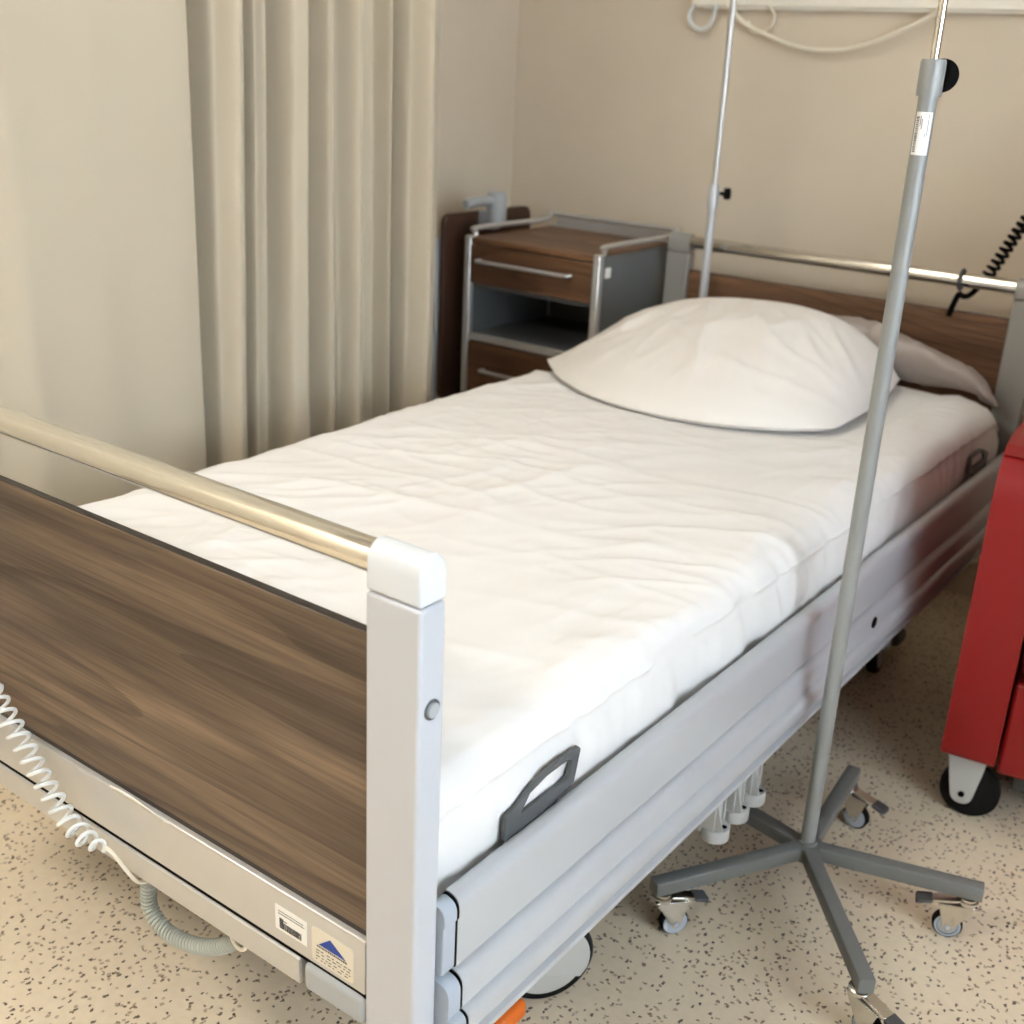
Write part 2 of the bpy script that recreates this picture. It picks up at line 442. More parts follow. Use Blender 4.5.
# casters: twin wheels under round covers
def bed_caster(cx, cy, turn):
    RT = Matrix.Translation((cx, cy, 0)) @ Matrix.Rotation(turn, 4, 'Z') @ Matrix.Translation((-cx, -cy, 0))
    def fin(name, bm, m, par, **k):
        bmesh.ops.transform(bm, matrix=RT, verts=bm.verts); return link(name, bm, m, par, **k)
    bm = B(); box(bm, cx-.014, cx+.014, cy-.03, cy+.03, .10, .150); box(bm, cx-.026, cx+.026, cy-.03, cy+.03, .150, .236)
    hub = fin('caster', bm, M_lgrey, bed, bevel=.004)
    for s in (1, -1):
        xo = cx+s*.029
        bm = B(); lathe(bm, [(.050, -.012), (.071, -.012), (.075, -.008), (.075, .009), (.0715, .013), (.050, .013)], (xo, cy, .0752), (s, 0, 0), 48, closed=True)
        fin('tyre', bm, M_rubber, hub)
        bm = B(); lathe(bm, [(.0615, .0100), (.0615, .0136), (.058, .0150), (.030, .0165), (0, .0165)], (xo, cy, .0752), (s, 0, 0), 48)
        fin('wheel_cover', bm, M_lgrey, hub)
        bm = B()   # fender over the upper part of the wheel
        poly = [(.066*math.cos(a), .066*math.sin(a)) for a in [math.radians(d) for d in range(-18, 199, 8)]]
        poly += [(-.03, -.018), (-.010, -.024), (.03, -.030), (.052, -.036)]
        prism(bm, poly, lambda a, c: (xo+s*.0168, cy+a, .0752+c), lambda a, c: (xo+s*.0200, cy+a, .0752+c))
        fin('fender', bm, M_lgrey, hub, bevel=.002)
    sx = 1 if cx > 0 else -1; sg = -1 if cy < 1.1 else 1
    bm = B(); box(bm, cx+sx*.022-.028, cx+sx*.022+.028, cy+sg*.125-.031, cy+sg*.125+.031, .030, .062)
    o = link('brake_pedal', bm, M_orange if cy < 1.1 else M_frame, hub, bevel=.010, seg=4)
    bm = B(); box(bm, cx+sx*.0-.006, cx+sx*.0+.006, min(cy+sg*.02, cy+sg*.12), max(cy+sg*.02, cy+sg*.12), .052, .061)
    link('pedal_arm', bm, M_frame, o)
    return hub
for cx in (.330, -.330):
    for cy in (.495, 1.86): bed_caster(cx, cy, math.radians(-36 if cx > 0 and cy < 1 else (8 if cx > 0 else 170)))
# drainage hooks below the side frame
for k, y in enumerate((.795, .866, .930)):
    bm = B()
    box(bm, .440, .447, y-.020, y+.020, .178, .404)
    box(bm, .447, .470, y-.020, y-.0155, .186, .404); box(bm, .447, .470, y+.0155, y+.020, .186, .404)
    box(bm, .462, .466, y-.0155, y+.0155, .186, .404)
    prism(bm, chain([(.466, .190, 0), (.484, .190, 0), (.466, .250, 0)]), lambda a, c: (a, y-.0145, c), lambda a, c: (a, y-.0115, c))
    lathe(bm, [(.0235, 0), (.0240, .002), (.0240, .021), (.0225, .023), (0, .023)], (.464, y, .166), (0, 0, 1), 32)
    o = link('drainage_hook', bm, M_lgrey, bed, bevel=.001)
    bm = B(); cyl(bm, (.478, y+.003, .1885), (.478, y+.003, .1896), .005, 16); link('hook_hole', bm, M_black, o)
# mattress retainers (grey loops at the side)
def retainer(y0, sx, flip=1):
    bm = B()
    P = lambda a, c: (y0+flip*a, c)
    outer = [(.000, .520), (.000, .550), (.027, .559), (.038, .565), (.076, .576), (.108, .577), (.145, .575), (.149, .570), (.139, .528), (.125, .524), (.102, .522), (.092, .508), (.030, .506)]
    hole = [(.029, .541), (.046, .5600), (.077, .5665), (.108, .567), (.128, .5655), (.132, .561), (.126, .541)]
    # two loops of faces via polygon with a slit
    hs = hole[::-1]
    ring = outer+[outer[0]]
    for xa in (0,):
        vo = [[bm.verts.new((sx*x, P(*q)[0], q[1])) for q in outer] for x in (.4796, .4856)]
        vh = [[bm.verts.new((sx*x, P(*q)[0], q[1])) for q in hole] for x in (.4796, .4856)]
        for A, Bv in ((vo[0], vo[1]), (vh[0], vh[1])):
            n = len(A)
            for i in range(n): bm.faces.new((A[i], A[(i+1) % n], Bv[(i+1) % n], Bv[i]))
        for side in (0, 1):
            o, h = vo[side], vh[side]
            quads = [(o[0], o[1], o[2], h[0]), (o[2], o[3], h[1], h[0]), (o[3], o[4], h[2], h[1]), (o[4], o[5], h[3], h[2]), (o[5], o[6], h[4], h[3]), (o[6], o[7], h[5], h[4]), (o[7], o[8], h[6], h[5]), (o[8], o[9], h[6]), (o[9], o[10], h[6]), (o[10], o[11], h[6]), (o[11], h[0], h[6]), (o[11], o[12], h[0]), (o[12], o[0], h[0])]
            for f in quads: bm.faces.new(f)
    box(bm, sx*.4796, sx*.4856, y0+flip*.034, y0+flip*.090, .460, .507); box(bm, sx*.4495, sx*.4797, y0+flip*.034, y0+flip*.090, .460, .470)
    link('mattress_retainer', bm, M_dgrey, bed, bevel=.001)
retainer(.170, 1); retainer(2.02, 1, -1)
# head socket for the drip pole
bm = B(); lathe(bm, [(.020, 0), (.020, .10), (.0125, .10), (.0125, .01)], (-.352, 2.150, .40), n=24, closed=True); box(bm, -.3715, -.3325, 2.1705, 2.189, .41, .47)
link('pole_socket', bm, M_frame, bed)

# ------------------------------------------------------------------ mattress, duvet, pillow
bm = B()
box(bm, -.448, .448, .085, 2.095, .4815, .612)
tag(link('mattress', bm, M_mattress, bevel=.03, seg=5), 'pinkish white mattress lying on the bed under the duvet', 'mattress')

def ridge(x): return 1-abs(2*(x-math.floor(x))-1)
def wrinkle(x, y):
    h = 0
    for (ang, fs, fl, amp, pw, sd) in ((60, 13, 2.4, .0050, 1.6, 1.3), (22, 20, 4, .0040, 2, 7.7), (104, 11, 2.2, .0050, 1.6, 4.1), (48, 30, 6, .0026, 2, 9.9), (80, 34, 7, .0024, 2, 2.9), (8, 30, 8, .0020, 2, 5.5)):
        a = math.radians(ang); u = x*math.cos(a)+y*math.sin(a); w = -x*math.sin(a)+y*math.cos(a)
        wx = noise.noise(V((u*2.2, w*2.2, sd)))*.35
        n = noise.noise(V((u*fl*.5+sd, (w+wx*.25)*fs*.5, sd*2)))
        mask = .35+.9*noise.noise(V((x*2.6+sd, y*2.2, sd+3)))
        h += amp*max(0, 1-abs(n)*3.0)**pw*max(0, min(1, mask+.15))
    h = h*1.45+.006*noise.noise(V((x*3.0, y*2.2, 2.2)))
    return h
def duvet():
    bm = B(); NY = 330
    prof = [(-.475, .488), (-.4785, .530), (-.484, .575), (-.483, .612), (-.468, .641), (-.435, .654), (-.36, .656)]
    prof += [(-.36+.72*k/50, .656-.006*k/50+.006*math.sin(PI*k/50)) for k in range(1, 50)]
    prof += [(.36, .648), (.42, .641), (.448, .632), (.462, .621), (.4695, .612), (.4735, .603), (.470, .594), (.4720, .584), (.4755, .57), (.4770, .552), (.4772, .535), (.4765, .512), (.4750, .488)]
    # densify
    P = []
    for a, c in zip(prof, prof[1:]):
        n = max(1, int(math.hypot(a[0]-c[0], a[1]-c[1])/.006))
        for k in range(n): P.append((a[0]+(c[0]-a[0])*k/n, a[1]+(c[1]-a[1])*k/n))
    P.append(prof[-1])
    rows = []
    y0, y1 = .050, 2.128
    for j in range(NY+1):
        y = y0+(y1-y0)*j/NY
        e = min((y-y0)/.035, (y1-y)/.05, 1); e = 1-(1-e)**2 if e < 1 else 1
        row = []
        for (x, z) in P:
            top = max(0, min(1, (z-.60)/.04))
            side = 1-top
            zz = .50+(z-.50)*(.74+.26*e)
            w = wrinkle(x, y)
            dx = 0
            if side > 0:
                s = 1 if x > 0 else -1
                f = noise.noise(V((y*9, z*6+y*5, 3*s)))*.012+noise.noise(V((y*26, z*14+y*14, 5)))*.005
                lowz = max(0, (.60-z)/.1)
                dx = s*min(f*side, .0015)
                if z < .525:   # ragged hem
                    zz += (noise.noise(V((y*6, 0, 8*s)))*.007+noise.noise(V((y*22, 1, 8*s)))*.003+(.016*math.exp(-((y-.34)/.16)**2))-.002)*(.525-z)/.037
            sag = -.012*math.exp(-((y-.55)/.35)**2)*math.cos(x*2.5)
            # the duvet is pressed flat under the pillow
            uu = (x+.09)/.40
            yf = 1.585-.03*uu-.205*max(0, 1-abs(uu)**2.2)
            ins = max(0, min(1, (y-yf+.045)/.05))*max(0, min(1, (1.17-abs(uu))/.1))*top
            w = w*(1-.95*ins)-.0075*ins; sag *= 1-ins
            row.append(bm.verts.new((x+dx, y, zz+w*top+sag*top)))
        rows.append(row)
    for a, c in zip(rows, rows[1:]):
        for k in range(len(P)-1): bm.faces.new((a[k], a[k+1], c[k+1], c[k]))
    return bm
tag(link('duvet', duvet(), M_linen), 'creased white cotton duvet spread flat over the hospital bed', 'duvet')

def pillow():
    bm = B(); N = 96
    c00, c10, c11, c01 = V((-.475, 1.600)), V((.285, 1.545)), V((.245, 2.05)), V((-.43, 2.085))
    def pos(u, v, top):
        a = (u+1)/2; t = (v+1)/2
        p = c00*(1-a)*(1-t)+c10*a*(1-t)+c11*a*t+c01*(1-a)*t
        p.y += -.20*(1-abs(u)**2.2)*((1-v)/2)**1.5*1.0
        p.x += (.02*(1-v*v) if u > 0 else -.0)*abs(u)
        p.y += .01*(1-u*u)*((1+v)/2)
        hu = max(0, 1-abs(u+.0)**2.6)**.62; hv = max(0, 1-abs(v-.0)**2.4)**.62
        shape = hu*hv
        skew = 1+.42*v-.06*v*v
        H = .150*shape*skew*(1+.16*u)
        seam = .0125+.010*((1+v)/2)
        wr = 0
        d = min(1-abs(u), 1-abs(v))
        # creases that run from the corners and the right edge to the middle
        fan = math.atan2(u+.05, 1.15-v)
        rad = math.hypot(u+.05, 1.15-v)
        fade = min(1, d*3)*max(0, min(1, (.45-v)/.5))
        n = noise.noise(V((fan*4.6+.25*noise.noise(V((u*2, v*2, 9))), rad*.8, 2)))
        wr += .017*max(0, 1-abs(n)*3.4)**1.6*fade*(.35+.65*max(0, min(1, noise.noise(V((u*1.5, v*1.5, 4)))+.6)))
        n = noise.noise(V((fan*10+4, rad*1.6, 6)))
        wr += .005*max(0, 1-abs(n)*3)**1.5*fade
        n = noise.noise(V((u*1.6+v*2.6, v*1.2-u, 16)))
        wr += .006*max(0, 1-abs(n)*4)**1.5*fade
        wr -= .003*fade
        z0 = .655+seam*.8
        if top: return V((p.x, p.y, z0+H+wr*shape**.3))
        return V((p.x, p.y, z0-min(H, .008)))
    for top in (True, False):
        g = [[bm.verts.new(pos(-1+2*i/N, -1+2*j/N, top)) for i in range(N+1)] for j in range(N+1)]
        for j in range(N):
            for i in range(N): bm.faces.new((g[j][i], g[j][i+1], g[j+1][i+1], g[j+1][i]))
    bmesh.ops.remove_doubles(bm, verts=bm.verts, dist=.0004)
    return bm
tag(link('pillow', pillow(), M_linen2), 'plump white pillow lying at the head of the bed', 'pillow')

def bunched():
    bm = B(); NX, NT = 80, 24; rings = []
    for i in range(NX+1):
        f = i/NX; x = -.02+.485*f
        zt = .775-.085*max(0, f-.35)/.65-.03*max(0, f-.85)/.15; base = .646-.05*max(0, f-.9)/.1
        ring = []
        for k in range(NT):
            a = 2*PI*k/NT
            r = 1+.22*noise.noise(V((x*11, math.cos(a)*1.3, math.sin(a)*1.3+x*5)))+.08*noise.noise(V((x*40, math.cos(a)*4, math.sin(a)*4)))
            e = min(1, min(f, 1-f)*9+.3)
            y = 2.098+.030*e*math.cos(a)*r-.012*math.sin(a); z = (base+zt)/2+.012+(zt-base)/2*e*math.sin(a)*r
            ring.append(bm.verts.new((x, y, z)))
        rings.append(ring)
    for a, c in zip(rings, rings[1:]):
        for k in range(NT): bm.faces.new((a[k], a[(k+1) % NT], c[(k+1) % NT], c[k]))
    bm.faces.new(rings[0][::-1]); bm.faces.new(rings[-1])
    return bm
tag(link('mattress_cover', bunched(), M_film), 'greyish plastic mattress cover bunched up behind the pillow', 'cover')

# ------------------------------------------------------------------ cords at the foot end
hc = thing('hand_control', (-.40, -.05, .60), 'white spiral cord of a bed hand control hanging in front of the foot end', 'hand control')
bm = B(); box(bm, -.435, -.365, -.052, -.018, .56, .76); link('handset', bm, M_lgrey, hc, bevel=.010, seg=4)
bm = B(); tube(bm, smooth_path([(-.40, -.03, .755), (-.40, -.03, .88), (-.40, -.012, .917), (-.40, .018, .9245), (-.40, .045, .912), (-.40, .048, .88)]), .005, 10)
link('hanging_hook', bm, M_dgrey, hc)
R_ = lambda f: .0122*min(1, (1-f)*9+.4)
bm = B(); tube(bm, coil([(-.40, -.035, .556), (-.37, -.036, .575), (-.32, -.036, .598), (-.26, -.036, .590), (-.205, -.036, .549), (-.166, -.036, .513), (-.136, -.036, .485), (-.108, -.036, .457), (-.079, -.036, .430), (-.051, -.035, .407), (-.018, -.034, .398), (.012, -.030, .396)], R_, .0185, 20, -1), .0027, 8)
link('spiral_cord', bm, M_whitec, hc)
bm = B(); tube(bm, smooth_path([(.012, -.028, .396), (.022, -.022, .385), (.028, -.012, .360), (.030, .004, .332), (.030, .025, .328), (.030, .040, .35), (.030, .043, .404)]), .0026, 8)
link('cord_end', bm, M_creamc, hc)

b2 = B()
pathc = smooth_path([(.012, .050, .402), (-.002, .050, .345), (-.010, .050, .300), (-.018, .050, .266), (-.018, .050, .240), (-.002, .050, .222), (.022, .050, .215), (.060, .050, .221), (.100, .050, .236), (.140, .050, .262), (.168, .050, .290), (.190, .050, .330), (.205, .050, .402)])
tube(b2, coil(pathc[::6]+[pathc[-1]], .0088, .0068, 14), .0028, 7)
cc = thing('coiled_cable', (.07, .06, .4), 'pale grey tightly coiled cable looping below the foot crossbar', 'cable')
link('coil', b2, M_hose, cc)
bm = B(); tube(bm, [(.180+.0135*math.cos(2*PI*k/24), .038, .300+.0135*math.sin(2*PI*k/24)*1.0) for k in range(24)], .0024, 8, closed=True)
link('cable_tie', bm, M_creamc, cc)

bm = B()
g = [[bm.verts.new((-.008+.118*i/12, -.0008-.0035*math.sin(PI*i/12)*(j/2), .4618+.0105*(j/2)*math.sin(PI*min(1, .12+i/12*.95)))) for i in range(13)] for j in range(3)]
for j in range(2):
    for i in range(12): bm.faces.new((g[j][i], g[j][i+1], g[j+1][i+1], g[j+1][i]))
o = tag(link('paper_slip', bm, M_white), 'narrow white paper slip tucked between the foot panel and the crossbar', 'paper')
md = o.modifiers.new('s', 'SOLIDIFY'); md.thickness = .0006

# ------------------------------------------------------------------ drip stand (foreground)
HX, HY = .5655, .956
st = thing('infusion_stand', (HX, HY, 0), 'grey five-legged drip stand on casters in front of the bed side', 'drip stand')
bm = B(); cyl(bm, (HX, HY, .1130), (HX, HY, 1.330), .0126, 32); pole = link('pole', bm, M_stand, st)
bm = B(); cyl(bm, (HX, HY, 1.3305), (HX, HY, 2.02), .0062, 20); tag(link('upper_rod', bm, M_chrome, st), 'thin shiny steel rod')
bm = B(); lathe(bm, [(.0130, 1.322), (.0165, 1.322), (.0168, 1.326), (.0168, 1.364), (.0155, 1.369), (.0066, 1.369)], (HX, HY, 0), n=36); link('collar', bm, M_stand, st)
kd = V((-.30, .955, 0)).normalized(); kc = V((HX+.0125, HY+.004, 1.349))
bm = B(); cyl(bm, kc, kc+kd*.030, .005, 12)
lathe(bm, [(.0175, .022), (.0215, .024), (.0220, .030), (.0205, .034), (0, .035)], kc, kd, 36); tag(link('clamp_knob', bm, M_black, st), 'round black clamp knob')
# label wrapped on the pole
va = math.atan2(-.733-HY, 1.125-HX)
def wrap(bm, a0, a1, z0, z1, r=.01285, n=12):
    v0 = [bm.verts.new((HX+r*math.cos(va+a0+(a1-a0)*k/n), HY+r*math.sin(va+a0+(a1-a0)*k/n), z0)) for k in range(n+1)]
    v1 = [bm.verts.new((v.co.x, v.co.y, z1)) for v in v0]
    for k in range(n): bm.faces.new((v0[k], v0[k+1], v1[k+1], v1[k]))
bm = B(); wrap(bm, -1.02, .88, 1.246, 1.302)
lb = tag(link('barcode_label', bm, M_white, st), 'white wrap-round label with a small barcode')
bm = B(); z = 1.250
while z < 1.296:
    w = random.choice((.0006, .001, .0014)); wrap(bm, -.88, -.52, z, z+w, .0130, 4); z += w+random.choice((.0006, .001))
wrap(bm, .42, .48, 1.272, 1.299, .0130, 2); wrap(bm, .22, .27, 1.270, 1.274, .0130, 2); wrap(bm, -.22, -.16, 1.280, 1.293, .0130, 2); wrap(bm, -.40, -.34, 1.284, 1.297, .0130, 2)
link('barcode', bm, M_ink, lb, smooth=False)
bm = B(); lathe(bm, [(.0128, .1126), (.0165, .1126), (.0165, .1165), (.0150, .1185), (.0128, .1185)], (HX, HY, 0), n=32, closed=True); link('base_ring', bm, M_leg, st)
bm = B(); cyl(bm, (HX, HY, .0855), (HX, HY, .1125), .026, 32); link('hub', bm, M_leg, st)
def iv_caster(px, py, dirv, zt):
    d = V((dirv[0], dirv[1], 0)).normalized(); s = V((-d.y, d.x, 0)); c = V((px, py, 0)); o = c+d*.024
    M = Matrix((( d.x, s.x, 0, px), (d.y, s.y, 0, py), (0, 0, 1, 0), (0, 0, 0, 1)))
    bm = B(); lathe(bm, [(.0165, zt-.013), (.0175, zt-.010), (.0175, zt-.006), (.015, zt-.005), (.015, zt-.0005)], c, n=28)
    root = link('caster', bm, M_steel, st)
    bm = B()
    for q in (-1, 1):
        poly = [(-.014, zt-.013), (.044, zt-.019), (.043, zt-.024), (.030, .0190), (.024, .0155), (.018, .0190), (-.009, zt-.024)]
        prism(bm, poly, lambda a, z: M @ V((a, q*.0125-.001, z)), lambda a, z: M @ V((a, q*.0125+.001, z)))
    prism(bm, [(-.016, -.0135), (.044, -.0135), (.044, .0135), (-.016, .0135)], lambda a, w: M @ V((a, w, zt-.0150-(a+.016)*.117)), lambda a, w: M @ V((a, w, zt-.0130-(a+.016)*.117)))
    link('fork', bm, M_steel, root, bevel=.0006)
    bm = B(); lathe(bm, [(.0165, -.0085), (.0225, -.0085), (.0246, -.0055), (.0246, .0055), (.0225, .0085), (.0165, .0085)], o+V((0, 0, .0248)), s, 36, closed=True); link('tyre', bm, M_rubber, root)
    bm = B(); lathe(bm, [(.0212, -.0090), (.0212, .0090), (.0175, .0092), (.0165, .0075), (.006, .0085), (0, .0085)], o+V((0, 0, .0248)), s, 36); cyl(bm, o+V((0, 0, .0248))-s*.0095, o+V((0, 0, .0248)), .019, 28)
    cyl(bm, o+V((0, 0, .0248))-s*.0155, o+V((0, 0, .0248))+s*.0155, .0045, 12)
    link('wheel', bm, M_capgrey, root)
    lev = None
    for a0, a1, hw, nm, mm in ((.012, .054, .0105, 'brake_lever', M_steel), (.0545, .078, .0125, 'brake_tip', M_frame)):
        bm = B(); prism(bm, [(a0, -hw), (a1, -hw), (a1+.002, -hw+.003), (a1+.002, hw-.003), (a1, hw), (a0, hw)], lambda a, w: M @ V((a, w, zt-.0115-(a-.01)*.24)), lambda a, w: M @ V((a, w, zt-.0070-(a-.01)*.20)))
        o_ = link(nm, bm, mm, lev or root, bevel=.001)
        lev = lev or o_
legs = [(-120.1, .302, (.6, .8)), (-51.0, .325, (.75, -.25)), (16.3, .287, (-1, -.35)), (95.5, .285, (1, -.1)), (168, .30, (.2, -1))]
for ang, ln, dv in legs:
    a = math.radians(ang); d = V((math.cos(a), math.sin(a), 0)); s = V((-d.y, d.x, 0))
    bm = B(); w = .0128
    prism(bm, rrect(2*w, .0265, .003, 2), lambda q, z: V((HX, HY, .0992+z))+d*.014+s*q, lambda q, z: V((HX, HY, .0992+z))+d*ln+s*q)
    lg = link('leg', bm, M_leg, st, bevel=.0008)
    e = V((HX, HY, 0))+d*(ln-.020)
    iv_caster(e.x, e.y, dv, .0860)
# bottle hooks at the top (above the picture)
bm = B()
for k in range(4):
    a = PI/2*k+.4; d = V((math.cos(a), math.sin(a), 0))
    tube(bm, smooth_path([V((HX, HY, 2.02)), V((HX, HY, 2.03))+d*.05, V((HX, HY, 2.035))+d*.085, V((HX, HY, 2.06))+d*.095]), .0035, 8)
link('bottle_hook', bm, M_chrome, st)

# drip pole plugged into the head of the bed
BX, BY = -.352, 2.150
pl_ = thing('drip_pole', (BX, BY, .41), 'thin silver drip pole plugged in behind the pillow, with small black knob', 'drip pole')
bm = B(); cyl(bm, (BX, BY, .415), (BX, BY, 1.018), .0112, 24); link('lower_tube', bm, M_silver, pl_)
bm = B(); cyl(bm, (BX, BY, 1.0185), (BX, BY, 1.85), .0085, 20); link('upper_rod', bm, M_alu, pl_)
bm = B(); lathe(bm, [(.0115, 1.005), (.0145, 1.005), (.0145, 1.060), (.0125, 1.064), (.0088, 1.064)], (BX, BY, 0), n=28); link('collar', bm, M_silver, pl_)
bm = B(); kc = V((BX, BY, 1.042)); kd = V((.80, .598, .0)).normalized(); lathe(bm, [(.005, .0145), (.005, .026), (.013, .027), (.015, .030), (.015, .042), (.012, .044), (0, .044)], kc, kd, 24); link('clamp_knob', bm, M_black, pl_)
bm = B()
for q in (-1, 1): tube(bm, smooth_path([(BX, BY, 1.85), (BX+q*.05, BY, 1.86), (BX+q*.09, BY, 1.865), (BX+q*.10, BY, 1.89)]), .004, 8)
link('bottle_hook', bm, M_alu, pl_)

# ------------------------------------------------------------------ bedside cabinet
NX0, NX1, NY0, NY1, NZ = -.990, -.535, 1.905, 2.335, .875
ns = thing('bedside_cabinet', ((NX0+NX1)/2, (NY0+NY1)/2, 0), 'walnut and grey bedside cabinet with open shelf standing left of the bed head', 'cabinet')
ft = .022
for x, y in ((NX0, NY0), (NX1-ft, NY0), (NX0, NY1-ft), (NX1-ft, NY1-ft)):
    bm = B(); box(bm, x, x+ft, y, y+ft, .065, NZ+.004); po = link('corner_post', bm, M_alu, ns, bevel=.004)
    bm = B(); lathe(bm, [(.014, -.010), (.0235, -.010), (.0245, -.006), (.0245, .006), (.0235, .010), (.014, .010)], (x+ft/2, y+ft/2, .0247), (1, 0, 0), 28); box(bm, x+.004, x+ft-.004, y+.006, y+ft-.006, .03, .0648)
    link('caster', bm, M_dgrey, ns)
bm = B(); box(bm, NX0+.006, NX1-.020, NY0+.006, NY1-.020, NZ-.016, NZ); box(bm, NX1-.020, NX1-.012, NY0+.03, NY1-.03, NZ-.004, NZ); link('cabinet_top', bm, M_wood2, ns, bevel=.002)
bm = B()
box(bm, NX0+.004, NX0+.018, NY0+ft, NY1-ft, .08, NZ-.0182); box(bm, NX1-.0190, NX1-.004, NY0+ft, NY1-ft, .08, NZ-.0045)
box(bm, NX0+ft, NX1-ft, NY1-.018, NY1-.006, .08, NZ-.0182)
box(bm, NX0+.018, NX1-.018, NY0+.02, NY1-.018, .735, .747)
box(bm, NX0+.018, NX1-.018, NY0+.014, NY1-.018, .585, .600)
box(bm, NX0+.018, NX1-.018, NY0+.02, NY1-.018, .085, .100)
link('carcass', bm, M_cabinet, ns, bevel=.001)
bm = B(); box(bm, NX0+ft, NX1-ft, NY0+.002, NY0+.0138, .584, .606); link('shelf_edge', bm, M_alu, ns, bevel=.003)
def front(name, z0, z1):
    bm = B(); box(bm, NX0+ft+.002, NX1-ft-.002, NY0+.001, NY0+.0185, z0, z1); return link(name, bm, M_wood2, ns, bevel=.0015)
def handle(par, x0, x1, z):
    bm = B(); tube(bm, smooth_path([(x0, NY0+.002, z), (x0, NY0-.014, z), (x0+.012, NY0-.020, z), ((x0+x1)/2, NY0-.022, z), (x1-.012, NY0-.020, z), (x1, NY0-.014, z), (x1, NY0+.002, z)], 6), .0055, 10)
    link('handle', bm, M_alu, par)
d = front('drawer', .750, .855); handle(d, -.930, -.625, .815)
d = front('door', .106, .580); handle(d, -.905, -.66, .505)
bm = B(); zg = NZ+.022
tube(bm, smooth_path([(NX1-.012, NY0+.035, NZ+.001), (NX1-.010, NY0+.036, zg-.008), (NX1-.010, NY0+.05, zg), (NX1-.010, NY1-.05, zg), (NX1-.010, NY1-.018, zg+.012), (NX1-.012, NY1-.010, zg+.014), (NX1-.05, NY1-.010, zg+.014), (NX0+.05, NY1-.010, zg+.014), (NX0+.012, NY1-.010, zg+.014), (NX0+.010, NY1-.03, zg+.01), (NX0+.010, NY1-.06, zg), (NX0+.010, NY0+.05, zg), (NX0+.010, NY0+.036, zg-.008), (NX0+.012, NY0+.035, NZ+.001)], 5), .0075, 12)
link('gallery_rail', bm, M_alu, ns)
bm = B(); box(bm, NX0+.03, NX1-.03, NY1-.016, NY1-.010, NZ+.0005, zg+.006); link('gallery_back', bm, M_alu, ns)
bm = B(); box(bm, NX1-.004, NX1-.0025, NY0+.035, NY0+.062, .815, .842); link('lock_plate', bm, M_white, ns)
# fold-down tray at the far side
bm = B(); prism(bm, [(2.105+a, .655+c) for a, c in rrect(.415, .545, .03)], lambda a, c: (-1.075, a, c), lambda a, c: (-1.056, a, c)); tr = link('folding_tray', bm, mat('very_dark_walnut', (70, 46, 32), .5, noise_amt=.15, noise_scale=12), ns, bevel=.002)
bm = B(); box(bm, -1.100, -1.078, 1.885, 1.907, .10, .86); box(bm, -1.098, -.992, 1.907, 1.925, .12, .16); box(bm, -1.077, -1.0755, 1.9, 2.0, .6, .7); link('tray_support', bm, M_silver, ns, bevel=.003)
bm = B()
lathe(bm, [(.0, 0), (.026, 0), (.030, .008), (.030, .080), (.024, .092), (0, .092)], (-1.010, 2.075, .894), n=28)
tube(bm, smooth_path([(-1.010, 2.05, .960), (-1.022, 2.00, .962), (-1.03, 1.955, .955)]), .015, 14)
box(bm, -1.056, -1.0, 2.05, 2.085, .88, .93)
link('tray_hinge', bm, M_grey, ns, bevel=.003)

# ------------------------------------------------------------------ red armchair
ch = thing('armchair', (.662, 1.345, 0), 'red vinyl armchair on grey casters at the right of the bed', 'armchair', rz=math.radians(7.5))
ch['_local'] = 1
CWD, CD, AW = .74, .72, .098
def arm(x0, x1):
    bm = B()
    poly = chain([(0, .142, .012), (.012, .716, .08), (.11, .748, .06), (CD-.12, .70, .05), (CD-.08, .142, .01)], 8)
    prism(bm, poly, lambda a, c: (x0, a, c), lambda a, c: (x1, a, c))
    return link('arm', bm, M_red, ch, bevel=.034, seg=6)
arm(0, AW); arm(CWD-AW, CWD)
bm = B(); box(bm, AW+.004, CWD-AW-.004, .015, .62, .125, .318); link('seat_base', bm, M_red, ch, bevel=.008, seg=3)
bm = B(); box(bm, .13, CWD-.13, .10, .60, .05, .1245); link('base_frame_and_light_block', bm, M_frame, ch, bevel=.004)  # added inset board, keeps light out below the seat
bm = B(); box(bm, AW+.004, CWD-AW-.004, .004, .56, .321, .485); link('seat_cushion', bm, M_red, ch, bevel=.035, seg=5)
bm = B()
poly = chain([(.50, .35, .02), (.60, 1.14, .07), (.74, 1.12, .07), (.68, .20, .02)], 6)
prism(bm, poly, lambda a, c: (.012, a, c) if c > .77 else (AW+.006, a, c), lambda a, c: (CWD-.012, a, c) if c > .77 else (CWD-AW-.006, a, c))
bmesh.ops.delete(bm, geom=list(bm.verts), context='VERTS')
prism(bm, poly, lambda a, c: (AW+.006, a, c), lambda a, c: (CWD-AW-.006, a, c))
link('backrest', bm, M_red, ch, bevel=.03, seg=4)
for s in (0, 1):
    bm = B(); x0, x1 = (.088, .175) if s == 0 else (CWD-.175, CWD-.088)
    poly = chain([(.44, .775, .03), (.47, 1.08, .06), (.60, 1.14, .05), (.63, .80, .02), (.60, .745, .0)], 6)
    prism(bm, poly, lambda a, c: (x0, a, c), lambda a, c: (x1, a, c))
    link('wing', bm, M_red, ch, bevel=.03, seg=4)
